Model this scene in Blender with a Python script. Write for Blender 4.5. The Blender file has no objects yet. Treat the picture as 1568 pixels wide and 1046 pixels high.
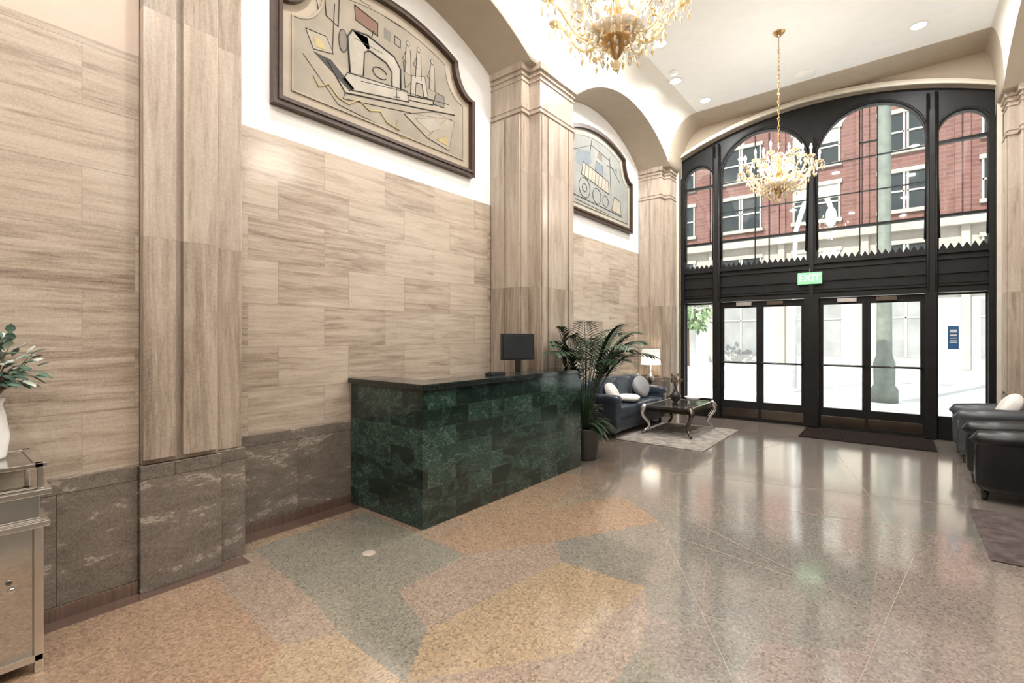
import bpy, bmesh, math, random
from mathutils import Vector, Matrix, Euler
random.seed(7)
S=bpy.context.scene
pi=math.pi
# ------------------------------------------------------------ materials
def newmat(name):
    m=bpy.data.materials.new(name); m.use_nodes=True
    nt=m.node_tree; p=nt.nodes['Principled BSDF']
    return m,nt,p
def N(nt,t,**k):
    n=nt.nodes.new(t)
    for a,b in k.items(): setattr(n,a,b)
    return n
def L(nt,a,b): nt.links.new(a,b)
def ramp(nt,fac,stops):
    r=N(nt,'ShaderNodeValToRGB'); e=r.color_ramp.elements
    while len(e)<len(stops): e.new(.5)
    for i,(p,c) in enumerate(stops):
        e[i].position=p; e[i].color=(c[0],c[1],c[2],1)
    L(nt,fac,r.inputs[0]); return r.outputs[0]
def mixc(nt,fac,a,b,mode='MIX'):
    m=N(nt,'ShaderNodeMix',data_type='RGBA',blend_type=mode)
    for s,v in ((m.inputs[0],fac),(m.inputs[6],a),(m.inputs[7],b)):
        if hasattr(v,'is_linked'): L(nt,v,s)
        elif isinstance(v,(int,float)): s.default_value=v
        else: s.default_value=(v[0],v[1],v[2],1)
    return m.outputs[2]
def math_(nt,op,a,b=0.0,c=None):
    m=N(nt,'ShaderNodeMath',operation=op)
    for i,v in enumerate((a,b,c)):
        if v is None: continue
        if hasattr(v,'is_linked'): L(nt,v,m.inputs[i])
        else: m.inputs[i].default_value=v
    return m.outputs[0]
def comb(nt,x,y,z=0.0):
    c=N(nt,'ShaderNodeCombineXYZ')
    for i,v in enumerate((x,y,z)):
        if hasattr(v,'is_linked'): L(nt,v,c.inputs[i])
        else: c.inputs[i].default_value=v
    return c.outputs[0]
def noise(nt,vec,scale,detail=4,rough=.55,dist=0.0):
    n=N(nt,'ShaderNodeTexNoise'); n.inputs['Scale'].default_value=scale
    n.inputs['Detail'].default_value=detail; n.inputs['Roughness'].default_value=rough
    n.inputs['Distortion'].default_value=dist
    L(nt,vec,n.inputs['Vector']); return n.outputs['Fac']
def pos(nt):
    g=N(nt,'ShaderNodeNewGeometry'); s=N(nt,'ShaderNodeSeparateXYZ')
    L(nt,g.outputs['Position'],s.inputs[0])
    return g.outputs['Position'],s.outputs[0],s.outputs[1],s.outputs[2]
def simple(name,col,rough=.5,metal=0.0,var=.12,scale=6,bump=0.0,**kw):
    m,nt,p=newmat(name); P,x,y,z=pos(nt)
    f=noise(nt,P,scale)
    a=tuple(c*(1-var) for c in col); b=tuple(min(1,c*(1+var)) for c in col)
    L(nt,ramp(nt,f,[(.3,a),(.7,b)]),p.inputs['Base Color'])
    p.inputs['Roughness'].default_value=rough; p.inputs['Metallic'].default_value=metal
    for k,v in kw.items(): p.inputs[k.replace('_',' ')].default_value=v
    if bump:
        bp=N(nt,'ShaderNodeBump'); bp.inputs['Strength'].default_value=bump; bp.inputs['Distance'].default_value=.01
        L(nt,noise(nt,P,scale*12),bp.inputs['Height']); L(nt,bp.outputs[0],p.inputs['Normal'])
    return m
def emis(name,col,st):
    m,nt,p=newmat(name); p.inputs['Base Color'].default_value=(*col,1)
    p.inputs['Emission Color'].default_value=(*col,1); p.inputs['Emission Strength'].default_value=st
    return m
def brickn(nt,vec,w,h,mort,off=.5):
    b=N(nt,'ShaderNodeTexBrick'); L(nt,vec,b.inputs['Vector'])
    b.offset=off
    b.inputs['Color1'].default_value=(0,0,0,1); b.inputs['Color2'].default_value=(1,1,1,1)
    b.inputs['Mortar'].default_value=(.5,.5,.5,1)
    b.inputs['Scale'].default_value=1; b.inputs['Brick Width'].default_value=w
    b.inputs['Row Height'].default_value=h; b.inputs['Mortar Size'].default_value=mort
    b.inputs['Mortar Smooth'].default_value=0
    return b.outputs['Color'],b.outputs['Fac']
def tile_marble(name,w,h,z0,mort,sx,sz,stops,rough=.2,tilevar=.35,mortc=(.25,.2,.16),grain=.12,mfac=1.0,off=.5,streak=None):
    m,nt,p=newmat(name); P,x,y,z=pos(nt)
    al=math_(nt,'ADD',x,y); zz=math_(nt,'SUBTRACT',z,z0)
    vec=comb(nt,math_(nt,'ADD',al,20.0),math_(nt,'ADD',zz,h*20))
    bc,bf=brickn(nt,vec,w,h,mort,off)
    sep=N(nt,'ShaderNodeSeparateColor'); L(nt,bc,sep.inputs[0]); rnd=sep.outputs[0]
    r9=math_(nt,'MULTIPLY',rnd,9.0)
    v2=comb(nt,math_(nt,'MULTIPLY',al,sx),math_(nt,'MULTIPLY',z,sz),r9)
    n1=noise(nt,v2,1.0,8,.66,.8)
    n2=noise(nt,v2,3.7,6,.65,1.2)
    f=math_(nt,'ADD',math_(nt,'MULTIPLY',n1,.7),math_(nt,'MULTIPLY',n2,.3))
    f=math_(nt,'ADD',f,math_(nt,'MULTIPLY',math_(nt,'SUBTRACT',rnd,.5),tilevar*.35))
    if streak:
        v3=comb(nt,math_(nt,'MULTIPLY',al,streak[0]),math_(nt,'MULTIPLY',z,streak[1]),r9)
        n3=noise(nt,v3,1.0,4,.6,.5)
        f=math_(nt,'ADD',f,math_(nt,'MULTIPLY',math_(nt,'SUBTRACT',n3,.5),streak[2]))
    c=ramp(nt,f,stops)
    g=noise(nt,P,90,3,.7)
    c=mixc(nt,grain,c,ramp(nt,g,[(.35,(.2,.15,.1)),(.65,(.75,.7,.62))]),'MIX')
    c=mixc(nt,math_(nt,'MULTIPLY',bf,mfac),c,mortc)
    L(nt,c,p.inputs['Base Color']); p.inputs['Roughness'].default_value=rough
    return m
def terrazzo(name,col,patches=False,dark=1.0):
    m,nt,p=newmat(name); P,x,y,z=pos(nt)
    xy=comb(nt,x,y)
    if patches:
        vo=N(nt,'ShaderNodeTexVoronoi',feature='F1'); vo.inputs['Scale'].default_value=.62; L(nt,xy,vo.inputs['Vector'])
        sc=N(nt,'ShaderNodeSeparateColor'); L(nt,vo.outputs['Color'],sc.inputs[0])
        warm=ramp(nt,sc.outputs[0],[(0,(.32,.21,.13)),(.35,(.305,.21,.145)),(.6,(.335,.235,.145)),(1,(.29,.225,.165))])
        cool=ramp(nt,sc.outputs[0],[(0,(.222,.195,.17)),(.35,(.25,.207,.18)),(.6,(.202,.193,.17)),(1,(.236,.196,.17))])
        for w in (warm,cool):
            w.node.color_ramp.interpolation='CONSTANT'
        e=math_(nt,'ADD',math_(nt,'MULTIPLY',y,.30),math_(nt,'MULTIPLY',math_(nt,'SUBTRACT',sc.outputs[1],.5),.5))
        k=math_(nt,'ADD',x,e)
        mr=N(nt,'ShaderNodeMapRange'); L(nt,k,mr.inputs[0]); mr.inputs[1].default_value=-1.6; mr.inputs[2].default_value=-.9
        base=mixc(nt,mr.outputs[0],warm,cool)
        ve=N(nt,'ShaderNodeTexVoronoi',feature='DISTANCE_TO_EDGE'); ve.inputs['Scale'].default_value=.62; L(nt,xy,ve.inputs['Vector'])
        ln=math_(nt,'LESS_THAN',ve.outputs[0],.002)
        base=mixc(nt,math_(nt,'MULTIPLY',ln,.3),base,(.36,.31,.25))
    else:
        base=mixc(nt,noise(nt,xy,2.0),tuple(c*.88 for c in col),tuple(c*1.12 for c in col))
    ch=N(nt,'ShaderNodeTexVoronoi',feature='F1'); ch.inputs['Scale'].default_value=95; L(nt,xy,ch.inputs['Vector'])
    s2=N(nt,'ShaderNodeSeparateColor'); L(nt,ch.outputs['Color'],s2.inputs[0])
    chip=ramp(nt,s2.outputs[1],[(0,(.40,.37,.35)),(.25,(.82,.82,.82)),(.7,(1.0,1.0,1.0)),(1,(1.45,1.42,1.36))])
    c=mixc(nt,.85,base,chip,'MULTIPLY')
    c=mixc(nt,math_(nt,'MULTIPLY',noise(nt,xy,.9,5),.35),c,(.265,.215,.172))
    L(nt,c,p.inputs['Base Color'])
    rr=math_(nt,'ADD',math_(nt,'MULTIPLY',noise(nt,xy,3,4),.07),.10)
    L(nt,rr,p.inputs['Roughness']); p.inputs['Specular IOR Level'].default_value=.8
    p.inputs['Coat Weight'].default_value=1.0; p.inputs['Coat IOR'].default_value=1.65
    L(nt,math_(nt,'ADD',math_(nt,'MULTIPLY',noise(nt,xy,1.5,3),.06),.07),p.inputs['Coat Roughness'])
    return m

M={}
M['wall']=tile_marble('travertine_tiles',.62,.333,.73,.0016,1.3,17,[(.30,(.155,.112,.080)),(.40,(.29,.224,.168)),(.48,(.41,.33,.255)),(.57,(.485,.40,.315)),(.74,(.56,.475,.39))],rough=.18,tilevar=.36,mortc=(.22,.17,.13),mfac=.75,off=.37,streak=(.55,60,.16))
M['pil']=tile_marble('vertical_vein_marble',40,1.32,.73,.0015,10,.8,[(.29,(.15,.11,.08)),(.40,(.27,.21,.158)),(.50,(.39,.315,.247)),(.60,(.46,.38,.305)),(.75,(.54,.46,.375))],rough=.22,mfac=.6,streak=(38,.55,.16))
M['base']=tile_marble('dark_veined_marble',1.1,.66,-.01,.0018,2.2,6,[(.30,(.034,.027,.022)),(.44,(.095,.076,.061)),(.54,(.135,.11,.09)),(.575,(.155,.126,.103)),(.60,(.38,.33,.28)),(.625,(.13,.105,.086)),(.69,(.16,.13,.107)),(.70,(.30,.26,.22)),(.715,(.18,.15,.125))],rough=.18,mortc=(.06,.048,.038),tilevar=.2)
M['green']=tile_marble('green_marble_tiles',.30,.152,.0,.0013,5,8,[(.30,(.003,.009,.007)),(.46,(.009,.024,.018)),(.50,(.012,.030,.023)),(.51,(.07,.12,.095)),(.52,(.012,.031,.024)),(.585,(.018,.044,.033)),(.60,(.12,.19,.155)),(.612,(.016,.040,.030)),(.68,(.022,.052,.040)),(.69,(.09,.15,.12)),(.70,(.024,.054,.042)),(.85,(.04,.08,.062))],rough=.10,tilevar=.6,mortc=(.045,.062,.052),grain=.01)
M['granite']=simple('black_granite',(.014,.02,.018),.06,var=.5,scale=60)
M['terr']=terrazzo('terrazzo_floor',None,True)
M['t_green']=terrazzo('terrazzo_greygreen',(.212,.20,.158))
M['t_gold']=terrazzo('terrazzo_gold',(.345,.25,.152))
M['t_pink']=terrazzo('terrazzo_pink',(.30,.225,.17))
M['t_orange']=terrazzo('terrazzo_orange',(.32,.205,.128))
M['t_grey']=terrazzo('terrazzo_grey',(.208,.193,.162))
M['t_brown']=terrazzo('terrazzo_brown_border',(.085,.04,.03))
M['brass']=simple('divider_strip',(.36,.31,.25),.3)
M['white']=simple('white_plaster',(.87,.86,.84),.7,var=.02)
M['ceil']=simple('ceiling_plaster',(.86,.86,.84),.75,var=.02)
M['cove']=simple('cove_plaster',(.70,.665,.60),.75,var=.03)
M['taupe']=simple('taupe_plaster_and_shade',(.41,.34,.26),.7,var=.04)
M['beige']=simple('beige_plaster',(.58,.47,.38),.7,var=.04)
M['cream']=simple('cream_trim',(.62,.565,.47),.5,var=.04)
M['black']=simple('black_painted_steel',(.007,.0065,.0065),.45,var=.4,Specular_IOR_Level=.3)
M['alu']=simple('aluminium',(.55,.55,.55),.3,1.0)
M['frame']=simple('brown_wood_frame',(.055,.03,.018),.4,var=.3,scale=20)
M['mborder']=simple('mural_border',(.36,.295,.22),.6,var=.08)
M['mbg']=simple('mural_field',(.275,.235,.178),.65,var=.16,scale=3)
M['mborder2']=simple('mural_border_b',(.36,.345,.285),.6,var=.08)
M['mbg2']=simple('mural_field_b',(.235,.24,.22),.65,var=.16,scale=3)
M['ink']=simple('mural_ink',(.022,.019,.016),.6)
M['mred']=simple('mural_red',(.165,.085,.06),.6)
M['mblue']=simple('mural_blue',(.15,.175,.19),.6)
M['myel']=simple('mural_yellow',(.38,.30,.13),.6)
M['mtan']=simple('mural_tan',(.31,.265,.20),.6)
M['mlight']=simple('mural_light_grey',(.335,.30,.24),.6)
M['mgrey']=simple('mural_grey',(.16,.14,.112),.6)
M['gold']=simple('gilt_metal',(.62,.42,.20),.22,1.0)
M['cryst']=simple('amber_crystal',(.95,.76,.48),.05,var=.15,scale=30,Transmission_Weight=.6,IOR=1.5)
M['clear']=simple('clear_crystal',(.97,.96,.93),.03,var=.03,Transmission_Weight=.7,IOR=1.5)
M['bulb']=emis('bulb_glow',(1,.85,.62),12)
M['lampglow']=emis('downlight_or_fill_glow',(1,.98,.95),14)
M['navy']=simple('navy_leather',(.032,.044,.06),.28,var=.25,bump=.12)
M['bleather']=simple('black_leather',(.008,.008,.009),.3,var=.3,bump=.12)
M['gleather']=simple('charcoal_leather',(.045,.05,.055),.28,var=.3,bump=.12)
M['pillow']=simple('white_cushion',(.72,.70,.66),.85,bump=.3)
M['pillowg']=simple('grey_cushion',(.25,.25,.25),.85,bump=.3)
M['shade']=emis('lamp_shade',(1,.96,.88),.6)
M['silver']=simple('silver_metal',(.72,.71,.69),.18,1.0)
M['dsilver']=simple('dark_metal',(.16,.14,.12),.25,1.0)
M['mirror']=simple('mirror_panel',(.60,.60,.58),.04,1.0,var=.05)
M['tabletop']=simple('smoked_table_top',(.05,.045,.04),.05,var=.3)
M['leaf']=simple('palm_leaf',(.016,.045,.016),.4,var=.4)
M['leaf2']=simple('sage_leaf',(.07,.13,.09),.5,var=.4,scale=25)
M['wflower']=simple('pale_petal',(.5,.53,.46),.6)
M['pot']=simple('dark_pot',(.04,.035,.03),.4)
M['ceramic']=simple('white_ceramic',(.75,.73,.7),.2)
M['bceramic']=simple('black_ceramic',(.02,.018,.015),.2)
M['plastic']=simple('black_plastic',(.012,.012,.013),.3)
M['screen']=simple('glossy_panel',(.02,.025,.03),.06)
M['mat']=simple('door_mat_fibre',(.022,.016,.014),.95,var=.3,scale=60,bump=.3,Specular_IOR_Level=.05)
M['stem']=simple('brown_stem',(.12,.07,.035),.6)
M['concrete']=simple('pale_pavement',(.74,.73,.70),.8,var=.06,scale=1)
M['stone']=simple('tan_stone',(.32,.285,.24),.8,var=.08,scale=1)
M['stone2']=simple('pale_stone',(.40,.375,.34),.8,var=.06,scale=1)
M['asphalt']=simple('sunlit_asphalt',(.46,.46,.45),.85,var=.06,scale=1)
M['shop']=simple('pale_shopfront',(.22,.22,.215),.5,var=.2,scale=1)
M['bronze']=simple('green_bronze',(.15,.165,.14),.5,var=.2)
M['wpaint']=simple('white_paint',(.6,.6,.6),.4)
M['winglass']=simple('dark_window_glass',(.022,.028,.03),.2,Specular_IOR_Level=.2)
M['wintrim']=simple('window_sash',(.38,.36,.31),.6)
M['tree']=simple('tree_leaf',(.18,.27,.13),.6,var=.4)
M['green_sign']=emis('exit_green',(.22,.60,.30),.5)
M['signw']=emis('exit_letters',(.9,1,.92),.9)
M['blue_sign']=simple('blue_notice',(.02,.10,.24),.4)
def rugmat(name,a,b):
    m,nt,p=newmat(name); P,x,y,z=pos(nt)
    w=N(nt,'ShaderNodeTexVoronoi',feature='DISTANCE_TO_EDGE'); w.inputs['Scale'].default_value=5; L(nt,P,w.inputs['Vector'])
    f=math_(nt,'ADD',math_(nt,'MULTIPLY',noise(nt,P,9,6,.7),.9),math_(nt,'MULTIPLY',w.outputs[0],.5))
    L(nt,ramp(nt,f,[(.40,a),(.66,b)]),p.inputs['Base Color']); p.inputs['Roughness'].default_value=.95
    return m
M['rug']=rugmat('grey_patterned_rug',(.19,.165,.14),(.36,.33,.29))
M['rug2']=rugmat('plum_rug',(.05,.035,.032),(.11,.08,.073))
def bricks():
    m,nt,p=newmat('red_brick'); P,x,y,z=pos(nt)
    bc,bf=brickn(nt,comb(nt,x,z),.6,.2,.02)
    c=ramp(nt,bc,[(0,(.115,.046,.037)),(1,(.155,.066,.053))]); c=mixc(nt,bf,c,(.15,.09,.077))
    L(nt,c,p.inputs['Base Color']); p.inputs['Roughness'].default_value=.85; return m
M['brick']=bricks()
def glassm():
    m=bpy.data.materials.new('clear_glazing'); m.use_nodes=True; nt=m.node_tree; nt.nodes.clear()
    o=N(nt,'ShaderNodeOutputMaterial'); mx=N(nt,'ShaderNodeMixShader'); t=N(nt,'ShaderNodeBsdfTransparent'); g=N(nt,'ShaderNodeBsdfGlossy')
    g.inputs['Roughness'].default_value=.02; t.inputs[0].default_value=(.97,.99,.98,1)
    tc=N(nt,'ShaderNodeNewGeometry'); L(nt,ramp(nt,noise(nt,tc.outputs['Position'],.5),[(0,(.95,.98,.97)),(1,(1,1,1))]),g.inputs[0])
    mx.inputs[0].default_value=.035; L(nt,t.outputs[0],mx.inputs[1]); L(nt,g.outputs[0],mx.inputs[2]); L(nt,mx.outputs[0],o.inputs[0])
    return m
M['glass']=glassm()

# ------------------------------------------------------------ mesh builder
XM=-2.14
class B:
    def __init__(s,mir=False,T=None):
        s.v=[];s.f=[];s.m=[];s.s=[];s.mats=[];s.mir=mir;s.T=T
    def mi(s,mat):
        mat=M[mat] if isinstance(mat,str) else mat
        if mat not in s.mats: s.mats.append(mat)
        return s.mats.index(mat)
    def add(s,vs,fs,mat,smooth=False):
        o=len(s.v); i=s.mi(mat)
        for q in vs:
            q=Vector(q)
            if s.T: q=s.T@q
            if s.mir: q=Vector((XM-q.x,q.y,q.z))
            s.v.append(q)
        for f in fs:
            s.f.append([o+k for k in f]); s.m.append(i); s.s.append(smooth)
    def box(s,x0,x1,y0,y1,z0,z1,mat):
        s.add([(x0,y0,z0),(x1,y0,z0),(x1,y1,z0),(x0,y1,z0),(x0,y0,z1),(x1,y0,z1),(x1,y1,z1),(x0,y1,z1)],
              [(0,3,2,1),(4,5,6,7),(0,1,5,4),(1,2,6,5),(2,3,7,6),(3,0,4,7)],mat)
    def prism(s,pts,h,mat):
        n=len(pts); a=[Vector(p) for p in pts]; b=[p+Vector(h) for p in a]
        s.add(a+b,[list(range(n))[::-1],list(range(n,2*n))]+[(i,(i+1)%n,n+(i+1)%n,n+i) for i in range(n)],mat)
    def lathe(s,prof,c,mat,n=20,smooth=True,cap=True):
        vs=[];fs=[]
        for r,z in prof:
            for k in range(n):
                a=2*pi*k/n; vs.append((c[0]+r*math.cos(a),c[1]+r*math.sin(a),c[2]+z))
        for i in range(len(prof)-1):
            for k in range(n):
                k2=(k+1)%n; fs.append((i*n+k,i*n+k2,(i+1)*n+k2,(i+1)*n+k))
        if cap:
            fs.append(list(range(n))[::-1]); fs.append([(len(prof)-1)*n+k for k in range(n)])
        s.add(vs,fs,mat,smooth)
    def tube(s,path,r,mat,n=8,smooth=True):
        path=[Vector(p) for p in path]; vs=[];fs=[]; u=None
        for i,p in enumerate(path):
            t=(path[min(i+1,len(path)-1)]-path[max(i-1,0)]).normalized()
            if u is None:
                u=t.orthogonal().normalized()
            else:
                u=(u-t*u.dot(t)).normalized()
            w=t.cross(u); rr=r[i] if isinstance(r,(list,tuple)) else r
            for k in range(n):
                a=2*pi*k/n; vs.append(p+(u*math.cos(a)+w*math.sin(a))*rr)
        for i in range(len(path)-1):
            for k in range(n):
                k2=(k+1)%n; fs.append((i*n+k,i*n+k2,(i+1)*n+k2,(i+1)*n+k))
        fs.append(list(range(n))[::-1]); fs.append([(len(path)-1)*n+k for k in range(n)])
        s.add(vs,fs,mat,smooth)
    def sup(s,c,h,mat,e=.35,rot=None,nu=28,nv=16,e2=None):
        e2=e if e2 is None else e2
        sg=lambda q,k: math.copysign(abs(q)**k,q)
        R=Euler(rot).to_matrix() if rot else Matrix.Identity(3)
        vs=[];fs=[]
        for j in range(nv+1):
            b=-pi/2+pi*j/nv
            for i in range(nu):
                a=2*pi*i/nu
                q=Vector((h[0]*sg(math.cos(b),e2)*sg(math.cos(a),e),h[1]*sg(math.cos(b),e2)*sg(math.sin(a),e),h[2]*sg(math.sin(b),e2)))
                vs.append(Vector(c)+R@q)
        for j in range(nv):
            for i in range(nu):
                i2=(i+1)%nu; fs.append((j*nu+i,j*nu+i2,(j+1)*nu+i2,(j+1)*nu+i))
        s.add(vs,fs,mat,True)
    def octa(s,c,r,h,mat):
        c=Vector(c)
        s.add([c+Vector((r,0,0)),c+Vector((0,r,0)),c+Vector((-r,0,0)),c+Vector((0,-r,0)),c+Vector((0,0,h*.6)),c-Vector((0,0,h))],
              [(0,1,4),(1,2,4),(2,3,4),(3,0,4),(1,0,5),(2,1,5),(3,2,5),(0,3,5)],mat)
    def leaf(s,p,d,up,ln,w,mat,droop=.2):
        p=Vector(p); d=Vector(d).normalized(); up=Vector(up); sd=d.cross(up)
        if sd.length<1e-3: sd=d.orthogonal()
        sd.normalize(); z=Vector((0,0,-1))
        P=lambda t,k: p+d*ln*t+z*droop*ln*t*t+sd*w*k
        s.add([P(0,0),P(.35,.5),P(.35,-.5),P(.7,.38),P(.7,-.38),P(1,0),P(.35,0)+sd.cross(d)*w*.12,P(.7,0)+sd.cross(d)*w*.1],
              [(0,1,6),(0,6,2),(1,3,7,6),(6,7,4,2),(3,5,7),(7,5,4)],mat,True)
    def plate(s,loops,thick,plane,off,mat):
        cu=bpy.data.curves.new('t','CURVE'); cu.dimensions='2D'; cu.fill_mode='BOTH'; cu.extrude=thick/2
        for lp in loops:
            sp=cu.splines.new('POLY'); sp.points.add(len(lp)-1)
            for i,(a,b) in enumerate(lp): sp.points[i].co=(a,b,0,1)
            sp.use_cyclic_u=True
        ob=bpy.data.objects.new('t',cu); S.collection.objects.link(ob)
        dg=bpy.context.evaluated_depsgraph_get(); me=bpy.data.meshes.new_from_object(ob.evaluated_get(dg))
        vs=[]
        for v in me.vertices:
            a,b,c=v.co
            vs.append((a,off+c,b) if plane=='XZ' else (off+c,a,b))
        fs=[list(p.vertices) for p in me.polygons]
        bpy.data.objects.remove(ob); bpy.data.meshes.remove(me); bpy.data.curves.remove(cu)
        s.add(vs,fs,mat)
    def build(s,name,bevel=0,parent=None):
        me=bpy.data.meshes.new(name); me.from_pydata([tuple(v) for v in s.v],[],s.f)
        for m in s.mats: me.materials.append(m)
        for i,p in enumerate(me.polygons): p.material_index=s.m[i]; p.use_smooth=s.s[i]
        bm=bmesh.new(); bm.from_mesh(me)
        bmesh.ops.remove_doubles(bm,verts=bm.verts,dist=1e-5)
        bmesh.ops.recalc_face_normals(bm,faces=bm.faces); bm.to_mesh(me); bm.free()
        ob=bpy.data.objects.new(name,me); S.collection.objects.link(ob)
        if bevel:
            md=ob.modifiers.new('bevel','BEVEL'); md.width=bevel; md.segments=2; md.limit_method='ANGLE'; md.angle_limit=math.radians(50)
        if parent: ob.parent=parent
        return ob
def arc(x0,x1,zs,zc,n=24):
    w=(x1-x0)/2; r=zc-zs; R=(w*w+r*r)/(2*r); cx=(x0+x1)/2; cz=zc-R; a0=math.asin(w/R)
    return [(cx+R*math.sin(-a0+2*a0*i/n),cz+R*math.cos(-a0+2*a0*i/n)) for i in range(n+1)]

# ------------------------------------------------------------ room dims
XL=-3.8; YW=9.13; YB=-4.0; ZC=5.4
BAY0=-3.42; B1=(1.36,4.32); B2=(5.32,8.56); ZS=4.6
def arcz(y,b,zc):
    w=(b[1]-b[0])/2; r=zc-ZS; R=(w*w+r*r)/(2*r); dy=y-(b[0]+b[1])/2
    return zc-R+math.sqrt(max(0,R*R-dy*dy))
def zb(y):
    if B1[0]<=y<=B1[1]: return arcz(y,B1,5.0)
    if B2[0]<=y<=B2[1]: return arcz(y,B2,5.15)
    return ZS
def side(mir,tag):
    b=B(mir)
    b.box(XL-.25,XL,YB,YW+.3,3.06,5.6,'white')
    b.box(XL-.25,XL,YB,YW+.3,0,3.06,'wall')
    b.box(XL-.24,BAY0,YB,.80,0,3.10,'wall')
    b.box(XL-.24,BAY0,YB,.80,3.10,5.4,'beige')
    b.build('wall_'+tag)
    b=B(mir)
    b.box(XL,XL+.022,B1[0]-.1,YW,.07,.73,'base')
    b.box(BAY0,BAY0+.022,YB,.79,.07,.73,'base')
    b.box(XL,XL+.03,B1[0],YW,0,.07,'t_brown')
    b.box(BAY0,BAY0+.03,YB,.79,0,.07,'t_brown')
    b.build('baseboard_'+tag,.003)
    def pier(y0,y1,x1,t2,name):
        b=B(mir); A=XL+.001
        b.box(A,x1,y0,y1,.73,ZS,'pil'); b.box(A,x1+.02,y0-.02,y1+.02,0,.73,'base')
        y0b,y1b,x2=t2
        b.box(A+.002,x2,y0b,y1b,.731,ZS-.001,'pil'); b.box(A+.002,x2+.02,y0b-.02,y1b+.02,0,.729,'base')
        e=.018
        wx=(x1-XL)
        b.box(XL+.02,XL+wx*.46,y0-e,y0,.76,4.03,'pil')
        b.box(XL+wx*.54,x1-.02,y0-e,y0,.76,4.03,'pil')
        w=y1b-y0b
        b.box(x2,x2+e,y0b+.02,y0b+w*.17,.76,4.03,'pil')
        b.box(x2,x2+e,y0b+w*.21,y0b+w*.79,.76,4.03,'pil')
        b.box(x2,x2+e,y1b-w*.17,y1b-.02,.76,4.03,'pil')
        for z0,z1,p in ((4.05,4.075,.02),(4.11,4.125,.01),(4.42,4.44,.012),(4.48,4.50,.02),(4.54,ZS+.02,.03)):
            b.box(A,x1+p,y0-p,y1+p,z0,z1,'pil'); b.box(A+.002,x2+p,y0b-p,y1b+p,z0+.0005,z1-.0005,'pil')
        return b.build(name,.005)
    b=B(mir); A=XL+.001
    b.box(A,-3.45,.801,1.37,.73,ZS,'pil'); b.box(A,-3.43,.801,1.385,0,.729,'base')
    b.box(-3.46,-3.38,.802,1.20,.731,ZS-.001,'pil'); b.box(-3.44,-3.36,.792,1.215,0,.73,'base')
    e=.03
    b.box(-3.38,-3.38+e,.803,.965,.76,4.03,'pil'); b.box(-3.38,-3.38+e,1.0,1.19,.76,4.03,'pil')
    for z0,z1,p in ((4.05,4.09,.045),(4.42,4.47,.04),(4.50,ZS+.02,.06)):
        b.box(A,-3.45+p,.801,1.37+p*.5,z0,z1,'pil'); b.box(A+.002,-3.38+p,.802,1.20+p*.5,z0+.0005,z1-.0005,'pil')
    b.build('trim_pilaster' ,.005)
    pier(4.32,5.32,-3.33,(4.46,5.18,-3.17),'trim_pilaster')
    pier(8.56,YW-.03,-3.36,(8.72,YW-.05,-3.26),'trim_pilaster')
    b=B(mir); cw=.12 if mir else .5
    ys=[YB,.8]+[B1[0]+(B1[1]-B1[0])*i/24 for i in range(25)]+[B2[0]+(B2[1]-B2[0])*i/24 for i in range(25)]+[8.5,YW]
    ys=sorted(ys)
    def prof(y):
        z=zb(y); pts=[(XL,z),(-3.2,z)]
        for i in range(1,9):
            a=pi/2*i/8
            pts.append((-3.2+cw*(1-math.cos(a)),z+(ZC-z)*math.sin(a)))
        return [Vector((p[0],y,p[1])) for p in pts]
    for i in range(len(ys)-1):
        A,C=prof(ys[i]),prof(ys[i+1])
        for k in range(len(A)-1):
            b.add([A[k],A[k+1],C[k+1],C[k]],[(0,1,2,3)],'taupe' if k==0 or ys[i]>=8.49 else 'cove',k>0)  # taupe on the window-side bay's soffit paints in shade over white plaster
    b.build('trim_arch_'+tag)
side(False,'left'); side(True,'right')
XR=XM-XL
# floor
b=B(); b.box(XL-.25,XR+.25,YB-.2,YW+.32,-.12,0,'terr')
V={'A':(-3.49,1.458),'Bq':(-3.47,2.349),'C':(-2.268,2.311),'D':(-2.248,1.741),'E':(-2.58,1.385),'F':(-1.831,1.6),'G':(-1.627,1.294),
'H':(-2.153,1.308),'I':(-1.708,2.641),'J':(-1.141,2.678),'K':(-1.166,1.914),'Lq':(-3.444,1.131),'Mq':(-2.279,1.077),'Nq':(-1.463,3.69),
'O':(-1.014,2.978),'P':(-1.908,2.865),'Q':(-.946,2.182),'R':(-.7175,2.026),'Sq':(-.934,1.852),'G2':(-1.45,.9),'M2':(-1.9,.7),'L2':(-3.3,.3),'Z':(-2.9,.1),
'T':(-2.7,2.45),'U':(-2.66,4.6),'W':(-2.0,4.1)}
inl=[('A Bq C D E','t_green'),('E D F G H','t_green'),('F I J K G','t_gold'),('Lq A E H Mq','t_pink'),('L2 Lq Mq M2 Z','t_orange'),
('Mq H G G2 M2','t_gold'),('P Nq O J I','t_grey'),('K J Q Sq','t_pink'),('Q R Sq','t_green'),('C T W Nq P','t_orange'),('C P I F D','t_pink'),('G K Sq G2','t_pink')]
for names,mt in inl:
    pts=[V[n] for n in names.split()]
    b.prism([(x,y,.0) for x,y in pts],(0,0,.0008),mt)
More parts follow.
